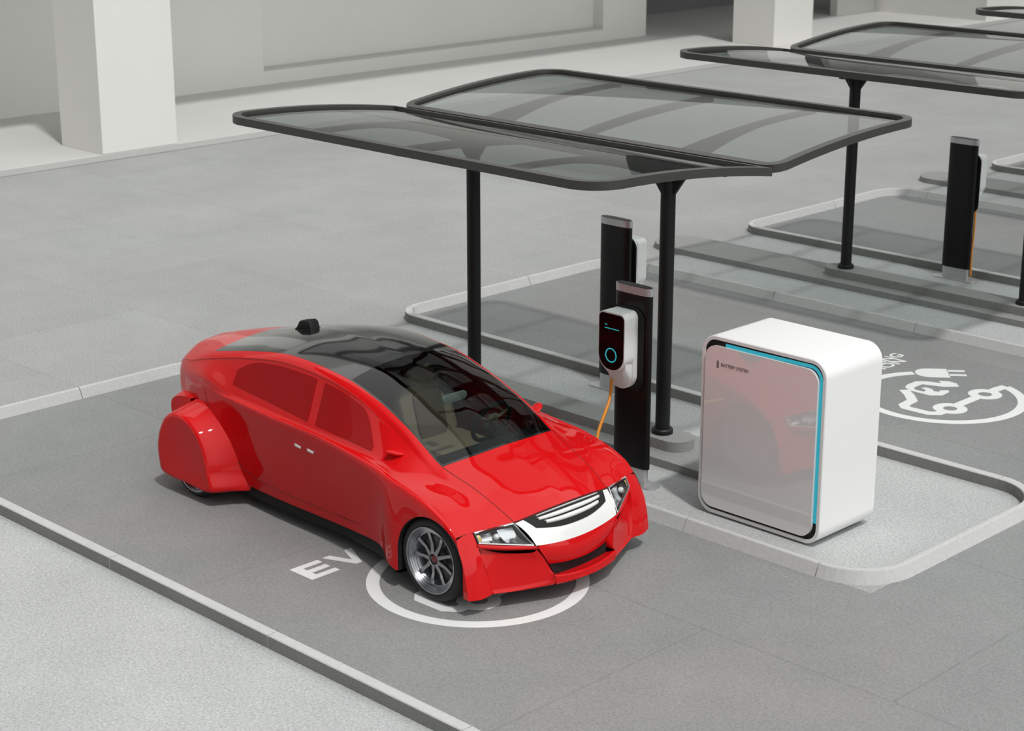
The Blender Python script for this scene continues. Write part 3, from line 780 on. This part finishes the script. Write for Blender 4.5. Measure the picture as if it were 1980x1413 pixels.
    for sd in (-1, 1):
        def q(x, w, z): return Vector((x, YC + sd * w, z))
        # corner strip between wheel arch and the side panel
        patch(bm, [[q(1.489, .707, .506), q(1.478, .76, .505), q(1.468, .828, .482)],
                   [q(1.530, .705, .435), q(1.52, .78, .43), q(1.505, .838, .415)],
                   [q(1.562, .695, .34), q(1.562, .77, .34), q(1.545, .842, .335)],
                   [q(1.588, .675, .22), q(1.592, .765, .22), q(1.572, .844, .225)],
                   [q(1.604, .650, .113), q(1.612, .755, .113), q(1.588, .842, .122)]], 20, 12)
        # inner wall of the strip, and the recessed panel
        patch(bm, [[q(1.530, .705, .435), q(1.49, .685, .425)], [q(1.562, .695, .34), q(1.535, .675, .335)], [q(1.588, .675, .22), q(1.577, .655, .215)], [q(1.604, .650, .113), q(1.602, .640, .118)]], 16, 4)
        patch(bm, [[q(1.50, .690, .405), q(1.60, .56, .36), q(1.695, .405, .345), q(1.712, .365, .36)],
                   [q(1.540, .675, .33), q(1.615, .54, .31), q(1.705, .37, .29), q(1.728, .325, .30)],
                   [q(1.578, .655, .215), q(1.645, .51, .20), q(1.735, .335, .21), q(1.765, .285, .205)],
                   [q(1.597, .645, .135), q(1.668, .49, .135), q(1.755, .315, .16), q(1.785, .282, .186)],
                   [q(1.604, .643, .113), q(1.675, .485, .108), q(1.760, .31, .115), q(1.787, .280, .125)],
                   [q(1.50, .63, .105), q(1.58, .47, .102), q(1.66, .31, .105), q(1.70, .27, .105)]], 30, 18)
        # ledge below the lamp
        patch(bm, [[q(1.527, .704, .441), q(1.62, .55, .412), q(1.712, .372, .388)],
                   [q(1.538, .702, .425), q(1.632, .548, .396), q(1.722, .368, .372)],
                   [q(1.528, .698, .408), q(1.618, .548, .380), q(1.712, .368, .360)],
                   [q(1.46, .68, .405), q(1.58, .54, .372), q(1.70, .368, .358)]], 9, 14)
        # flank of the crease beside the centre panel
        patch(bm, [[q(1.712, .372, .388), q(1.722, .368, .372)], [q(1.722, .325, .31), q(1.738, .320, .30)], [q(1.722, .276, .240), q(1.770, .280, .205)], [q(1.690, .27, .20), q(1.785, .281, .186)]], 12, 3)
    add('front_bumper', bm, M_RED, angle=40)
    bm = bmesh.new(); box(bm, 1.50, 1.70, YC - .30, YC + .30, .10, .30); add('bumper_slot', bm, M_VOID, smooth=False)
    for sd in (-1, 1):
        def q(x, w, z): return Vector((x, YC + sd * w, z))
        A, B, C, Dd = q(1.574, .442, .515), q(1.493, .700, .500), q(1.529, .698, .444), q(1.702, .388, .390)
        def lamp(u, v, off=0.):     # u 0 inner .. 1 outer, v 0 top .. 1 bottom
            p = A.lerp(B, u).lerp(Dd.lerp(C, u), v); b = .012 * math.sin(PI * u) * math.sin(PI * v)
            return p + Vector((b + off, 0, b + off))
        bm = bmesh.new(); grid(bm, lambda u, v: lamp(u, v, .004), 0, 1, 0, 1, 16, 8); lens = add('headlight', bm, M_LENS)
        bm = bmesh.new()
        for (u0, v0), (u1, v1) in (((0, 0), (1, 0)), ((1, 0), (1, 1)), ((1, 1), (0, 1)), ((0, 1), (0, 0))):
            tube(bm, [lamp(u0 + (u1 - u0) * i / 8, v0 + (v1 - v0) * i / 8, .003) for i in range(9)], .0062, 6)
        add('lamp_rim', bm, M_CHROME, parent=lens)
        bm = bmesh.new(); grid(bm, lambda u, v: lamp(u, v, -.035), 0, 1, 0, 1, 10, 8); add('lamp_housing', bm, M_RIMD, parent=lens)
        def piece(name, u0, u1, v0, v1, o0, o1, m):
            b = bmesh.new(); grid(b, lambda u, v: lamp(u, v, o0 + (o1 - o0) * math.sin(PI * (v - v0) / (v1 - v0))), u0, u1, v0, v1, 8, 8); add(name, b, m, parent=lens)
        piece('main_reflector', .06, .46, .12, .88, -.004, -.022, M_LAMPW)
        piece('side_reflector', .64, .93, .20, .86, -.006, -.022, M_LAMPW)
        piece('indicator_lamp', .90, .97, .2, .8, -.003, .0, M_LAMPA)
        b = bmesh.new(); c = lamp(.57, .5, -.012); bmesh.ops.create_uvsphere(b, u_segments=16, v_segments=10, radius=.021, matrix=Matrix.Translation(c)); add('projector_lamp', b, M_WHITEBAR, parent=lens)
        b = bmesh.new(); cyl(b, lamp(.50, .2, -.02), lamp(.44, .8, -.02), .008, None, 8); add('lamp_divider', b, M_BLK, parent=lens)
    # --- wheel arch liners, underbody, sills
    for sd in (-1, 1):
        bm = bmesh.new()
        prof = [(AX + AR * math.cos(a), AZ + AR * math.sin(a)) for a in [PI * i / 24 for i in range(25)]]
        prof = [(AX + AR, .13)] + prof + [(AX - AR, .13)]
        for w0, w1 in ((.842, .40),):
            A = [bm.verts.new((x, YC + sd * w0, z)) for x, z in prof]; B = [bm.verts.new((x, YC + sd * w1, z)) for x, z in prof]
            for i in range(len(prof) - 1): bm.faces.new((A[i], A[i + 1], B[i + 1], B[i]))
            bm.faces.new(B)
        add('wheel_arch_liner', bm, M_VOID)
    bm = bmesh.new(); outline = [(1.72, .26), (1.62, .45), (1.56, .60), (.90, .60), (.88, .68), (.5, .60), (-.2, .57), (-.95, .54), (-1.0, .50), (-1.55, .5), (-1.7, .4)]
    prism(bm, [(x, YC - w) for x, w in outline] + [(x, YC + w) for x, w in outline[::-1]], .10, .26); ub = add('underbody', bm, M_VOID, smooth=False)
    for sd in (-1, 1):
        bm = bmesh.new(); P = [(.88, .79, .135), (.6, .69, .14), (.2, .63, .135), (-.4, .615, .13), (-.85, .60, .13), (-1.02, .58, .13)]
        rows = [[(x, YC + sd * (w - .015), z + .075), (x, YC + sd * (w + .004), z + .02), (x, YC + sd * (w + .012), z - .045), (x, YC + sd * (w - .05), z - .062), (x, YC + sd * (w - .12), z - .06)] for x, w, z in P]
        patch(bm, rows, 30, 12); add('side_skirt', bm, M_BLK)
    # --- rear wheel covers and rear bumper
    OUT = [(-1.052, .114), (-1.072, .243), (-1.092, .35), (-1.135, .464), (-1.213, .556), (-1.34, .616), (-1.47, .618), (-1.58, .565), (-1.655, .45), (-1.69, .32), (-1.68, .20), (-1.655, .135), (-1.54, .113), (-1.34, .113)]
    OUT = [Vector((x, 0, z)) for x, z in OUT]
    for sd in (-1, 1):
        bm = bmesh.new(); n = 84; m = len(OUT); P3 = OUT + OUT[:4]
        loop = [cr([OUT[-1]] + OUT + OUT[:3], 1 + m * i / n) for i in range(n)]
        c = Vector((-1.36, 0, .34)); rings = []
        for w, k, dx, dz in ((.836, .80, 0, 0), (.841, .90, 0, 0), (.838, .965, 0, 0), (.822, 1.0, 0, 0), (.775, 1.06, .004, .002), (.72, 1.14, .010, .006), (.66, 1.22, .025, .012), (.60, 1.30, .05, .02), (.50, 1.40, .09, .03)):
            ring = []
            for p in loop:
                kz = 1 + (k - 1) * (.45 if k > 1 else 1); q = c + Vector(((p.x - c.x) * k, 0, (p.z - c.z) * kz)) + Vector((dx, 0, dz))
                if p.z < .16: q.z = max(q.z, .112 + (1 - min(1, (p.z - .11) / .05)) * .0)
                ring.append(bm.verts.new((q.x, YC + sd * w, q.z)))
            rings.append(ring)
        for a, b in zip(rings, rings[1:]):
            for i in range(n): bm.faces.new((a[i], a[(i + 1) % n], b[(i + 1) % n], b[i]))
        bm.faces.new(rings[0]); add('rear_wheel_cover', bm, M_RED, angle=55)
    bm = bmesh.new(); rows = []
    for t in [-1 + 2 * i / 20 for i in range(21)]:
        a = abs(t); w = .62 * t; x0 = -2.0 + .20 * a ** 2.2
        rows.append([Vector((x, YC + w, z)) for x, z in ((-1.55, .66), (x0 + .20, .685 - .02 * a), (x0 + .06, .655 - .02 * a), (x0, .57), (x0 + .02, .42), (x0 + .1, .27), (-1.6, .22))])
    V = grid(bm, lambda a, b: cr([cr(r, b) for r in rows], a), 0, 20, 0, 6, 40, 24)
    bm.faces.new(V[0]); bm.faces.new(V[-1][::-1]); add('rear_bumper', bm, M_RED)
    # --- wheels
    for wx, front in ((WX1, True), (WX0, False)):
        for sd in (-1, 1):
            yo = YC + sd * (.822 if front else .785); R = WR if front else .262; cz = R
            bm = bmesh.new(); lathe(bm, [(.222, .02), (.224, .004), (.235, -.0), (R - .023, .004), (R - .008, .016), (R - .001, .03), (R, .05), (R, .16), (R - .001, .18), (R - .013, .195), (.222, .2)], 56, 'y')
            if sd > 0: bmesh.ops.scale(bm, verts=bm.verts, vec=(1, -1, 1))
            bmesh.ops.translate(bm, verts=bm.verts, vec=(wx, yo, cz)); ty = add('tyre', bm, M_TYRE)
            def sub(name, bm, m, ang=35):
                if sd > 0: bmesh.ops.scale(bm, verts=bm.verts, vec=(1, -1, 1))
                bmesh.ops.translate(bm, verts=bm.verts, vec=(wx, yo, cz)); return add(name, bm, m, parent=ty, angle=ang)
            bm = bmesh.new(); lathe(bm, [(.223, .012), (.219, .000), (.211, .002), (.208, .012), (.203, .010), (.199, .020), (.194, .018), (.189, .030), (.183, .028), (.178, .040), (.170, .039), (.163, .056), (.155, .075), (.15, .10)], 64, 'y'); sub('rim', bm, M_RIM, 25)
            bm = bmesh.new(); lathe(bm, [(.156, .098), (.12, .09), (.08, .085), (.0, .085)], 48, 'y'); sub('brake_disc', bm, M_RIMD)
            bm = bmesh.new(); lathe(bm, [(.058, .085), (.052, .06), (.036, .052), (.0, .05)], 32, 'y'); sub('wheel_hub', bm, M_RIM)
            bm = bmesh.new(); lathe(bm, [(.024, .055), (.023, .040), (.0, .038)], 24, 'y'); sub('hub_cap', bm, M_REDCAP)
            for k in range(9):
                a = 2 * PI * k / 9 + .3; bm = bmesh.new()
                prism(bm, [(.036, -.016), (.10, -.010), (.172, -.013), (.172, .013), (.10, .010), (.036, .016)], .040, .060, 'y', bev=.003)
                for v in bm.verts:
                    r = v.co.x; v.co.y += .012 * (1 - abs(r - .1) / .07) - .012
                bmesh.ops.transform(bm, matrix=Matrix.Rotation(a, 4, 'Y'), verts=bm.verts); sub('spoke', bm, M_RIM)
    # --- cabin
    bm = bmesh.new(); box(bm, -1.2, 1.05, YC - .60, YC + .60, .24, .30); add('cabin_floor', bm, M_DASH, smooth=False)
    bm = bmesh.new()
    prism(bm, [(.72, .42), (.72, .70), (.77, .725), (1.02, .715), (1.10, .66), (1.10, .42)], YC - .60, YC + .60, 'y', bev=.02); add('dashboard', bm, M_DASH)
    for sy in (-.33, .33):
        x0 = -.03; y = YC + sy; bm = bmesh.new()
        prism(bm, rrect(-.02, .48, -.24, .24, .07), .40, .53, bev=.03, seg=3); bmesh.ops.translate(bm, verts=bm.verts, vec=(x0, y, 0)); st = add('seat', bm, M_BEIGE)
        def back(w, h0, h1, th, off, m, nm, ang=-16, par=st, r=.09):
            b = bmesh.new(); prism(b, rrect(-w, w, h0, h1, r, 8), -th / 2, th / 2, 'x', bev=.025, seg=3)
            bmesh.ops.translate(b, verts=b.verts, vec=(off, 0, 0))
            bmesh.ops.transform(b, matrix=Matrix.Translation((x0 + .02, y, .45)) @ Matrix.Rotation(math.radians(ang), 4, 'Y'), verts=b.verts); return add(nm, b, m, parent=par)
        back(.235, .0, .44, .10, 0, M_BEIGE, 'backrest'); back(.13, .06, .40, .03, .055, M_BEIGED, 'backrest_panel', r=.05); back(.12, .43, .57, .08, .01, M_BEIGE, 'headrest', r=.05)
    bm = bmesh.new(); c = Vector((.60, YC + .33, .77)); tilt = Matrix.Translation(c) @ Matrix.Rotation(math.radians(-68), 4, 'Y')
    tube(bm, [tilt @ Vector((.155 * math.cos(a), .165 * math.sin(a), 0)) for a in [2 * PI * i / 40 for i in range(40)]], .016, 8, True); sw = add('steering_wheel', bm, M_BLK)
    bm = bmesh.new(); prism(bm, rrect(-.06, .06, -.05, .05, .02), -.012, .012, bev=.006)
    for a in (.5, PI - .5, -PI / 2): cyl(bm, (.04 * math.sin(a), .04 * math.cos(a), 0), (.15 * math.sin(a), .155 * math.cos(a), 0), .012, None, 8)
    bmesh.ops.transform(bm, matrix=tilt, verts=bm.verts); add('steering_hub', bm, M_BEIGE, parent=sw)
    bm = bmesh.new(); cyl(bm, c, c + Vector((.2, 0, -.10)), .03, None, 12); add('steering_column', bm, M_BLK, parent=sw)
    bm = bmesh.new(); prism(bm, rrect(YC - .02, YC + .20, .945, 1.0, .02), .475, .50, 'x', bev=.006); add('rear_view_mirror', bm, M_MIRR)
    bm = bmesh.new(); prism(bm, rrect(-.05, .05, -.035, .035, .01), -.004, .004)
    bmesh.ops.transform(bm, matrix=Matrix.Translation((.37, YC + .11, .995)) @ Matrix.Rotation(math.radians(20), 4, 'Y'), verts=bm.verts); tb = add('sensor_frame', bm, M_CHROME)
    bm = bmesh.new(); prism(bm, rrect(-.042, .042, -.028, .028, .008), -.001, .006)
    bmesh.ops.transform(bm, matrix=Matrix.Translation((.37, YC + .11, .995)) @ Matrix.Rotation(math.radians(20), 4, 'Y'), verts=bm.verts); add('sensor_glass', bm, M_BLK, parent=tb)
    return car
build_car()

# ------------------------------------------------------------------ sky and sun
w = bpy.data.worlds.new('sky'); scene.world = w; w.use_nodes = True
N = w.node_tree.nodes; L = w.node_tree.links; bg = N['Background']
tc = N.new('ShaderNodeTexCoord'); sp = N.new('ShaderNodeSeparateXYZ'); L.new(tc.outputs['Generated'], sp.inputs[0])
def math_node(op, a, b=None, clamp=False):
    n = N.new('ShaderNodeMath'); n.operation = op; n.use_clamp = clamp
    for i, v in enumerate((a, b)):
        if v is None: continue
        if isinstance(v, (int, float)): n.inputs[i].default_value = v
        else: L.new(v, n.inputs[i])
    return n.outputs[0]
# an overcast sky with its bright part high up and towards +X, darker low down
nv = N.new('ShaderNodeVectorMath'); nv.operation = 'NORMALIZE'; L.new(tc.outputs['Generated'], nv.inputs[0])
dp = N.new('ShaderNodeVectorMath'); dp.operation = 'DOT_PRODUCT'; L.new(nv.outputs[0], dp.inputs[0]); dp.inputs[1].default_value = Vector((.68, .36, .60)).normalized()
mr = N.new('ShaderNodeMapRange'); mr.interpolation_type = 'SMOOTHSTEP'; L.new(dp.outputs['Value'], mr.inputs['Value'])
mr.inputs['From Min'].default_value = .12; mr.inputs['From Max'].default_value = .92
rm = N.new('ShaderNodeValToRGB'); rm.color_ramp.elements[0].color = (.035, .038, .04, 1); rm.color_ramp.elements[1].color = (1, 1, .985, 1)
# a bright break in the clouds beyond the canopies
d2 = N.new('ShaderNodeVectorMath'); d2.operation = 'DOT_PRODUCT'; L.new(nv.outputs[0], d2.inputs[0]); d2.inputs[1].default_value = Vector((-.46, .55, .68)).normalized()
m2 = N.new('ShaderNodeMapRange'); m2.interpolation_type = 'SMOOTHSTEP'; L.new(d2.outputs['Value'], m2.inputs['Value'])
m2.inputs['From Min'].default_value = .86; m2.inputs['From Max'].default_value = .90
sm = N.new('ShaderNodeMath'); sm.operation = 'MAXIMUM'; L.new(mr.outputs['Result'], sm.inputs[0]); L.new(m2.outputs['Result'], sm.inputs[1])
L.new(sm.outputs[0], rm.inputs['Fac']); L.new(rm.outputs['Color'], bg.inputs['Color']); bg.inputs['Strength'].default_value = 1.35
sun = bpy.data.lights.new('sun', 'SUN'); sun.energy = 1.8; sun.angle = math.radians(3); sun.color = (1, .985, .96)
so = bpy.data.objects.new('sun', sun); COL.objects.link(so)
so.rotation_euler = Vector((1.15, -.42, 2.4)).to_track_quat('Z', 'Y').to_euler(); so.location = (10, -12, 20)

# ------------------------------------------------------------------ camera
cam = bpy.data.cameras.new('camera'); cam.sensor_width = 36; cam.lens = 3573.6 * 36 / 1980
co = bpy.data.objects.new('camera', cam); COL.objects.link(co); co.location = (9.12, -8.11, 4.8)
co.rotation_euler = (math.radians(90 - 16.904), 0, math.radians(44.865))
cam.dof.use_dof = True; cam.dof.focus_distance = 12.6; cam.dof.aperture_fstop = 4.
cam.clip_end = 300
scene.camera = co
scene.view_settings.view_transform = 'Standard'; scene.view_settings.look = 'None'; scene.view_settings.gamma = 1
scene.view_settings.exposure = 0.; scene.view_settings.use_curve_mapping = False
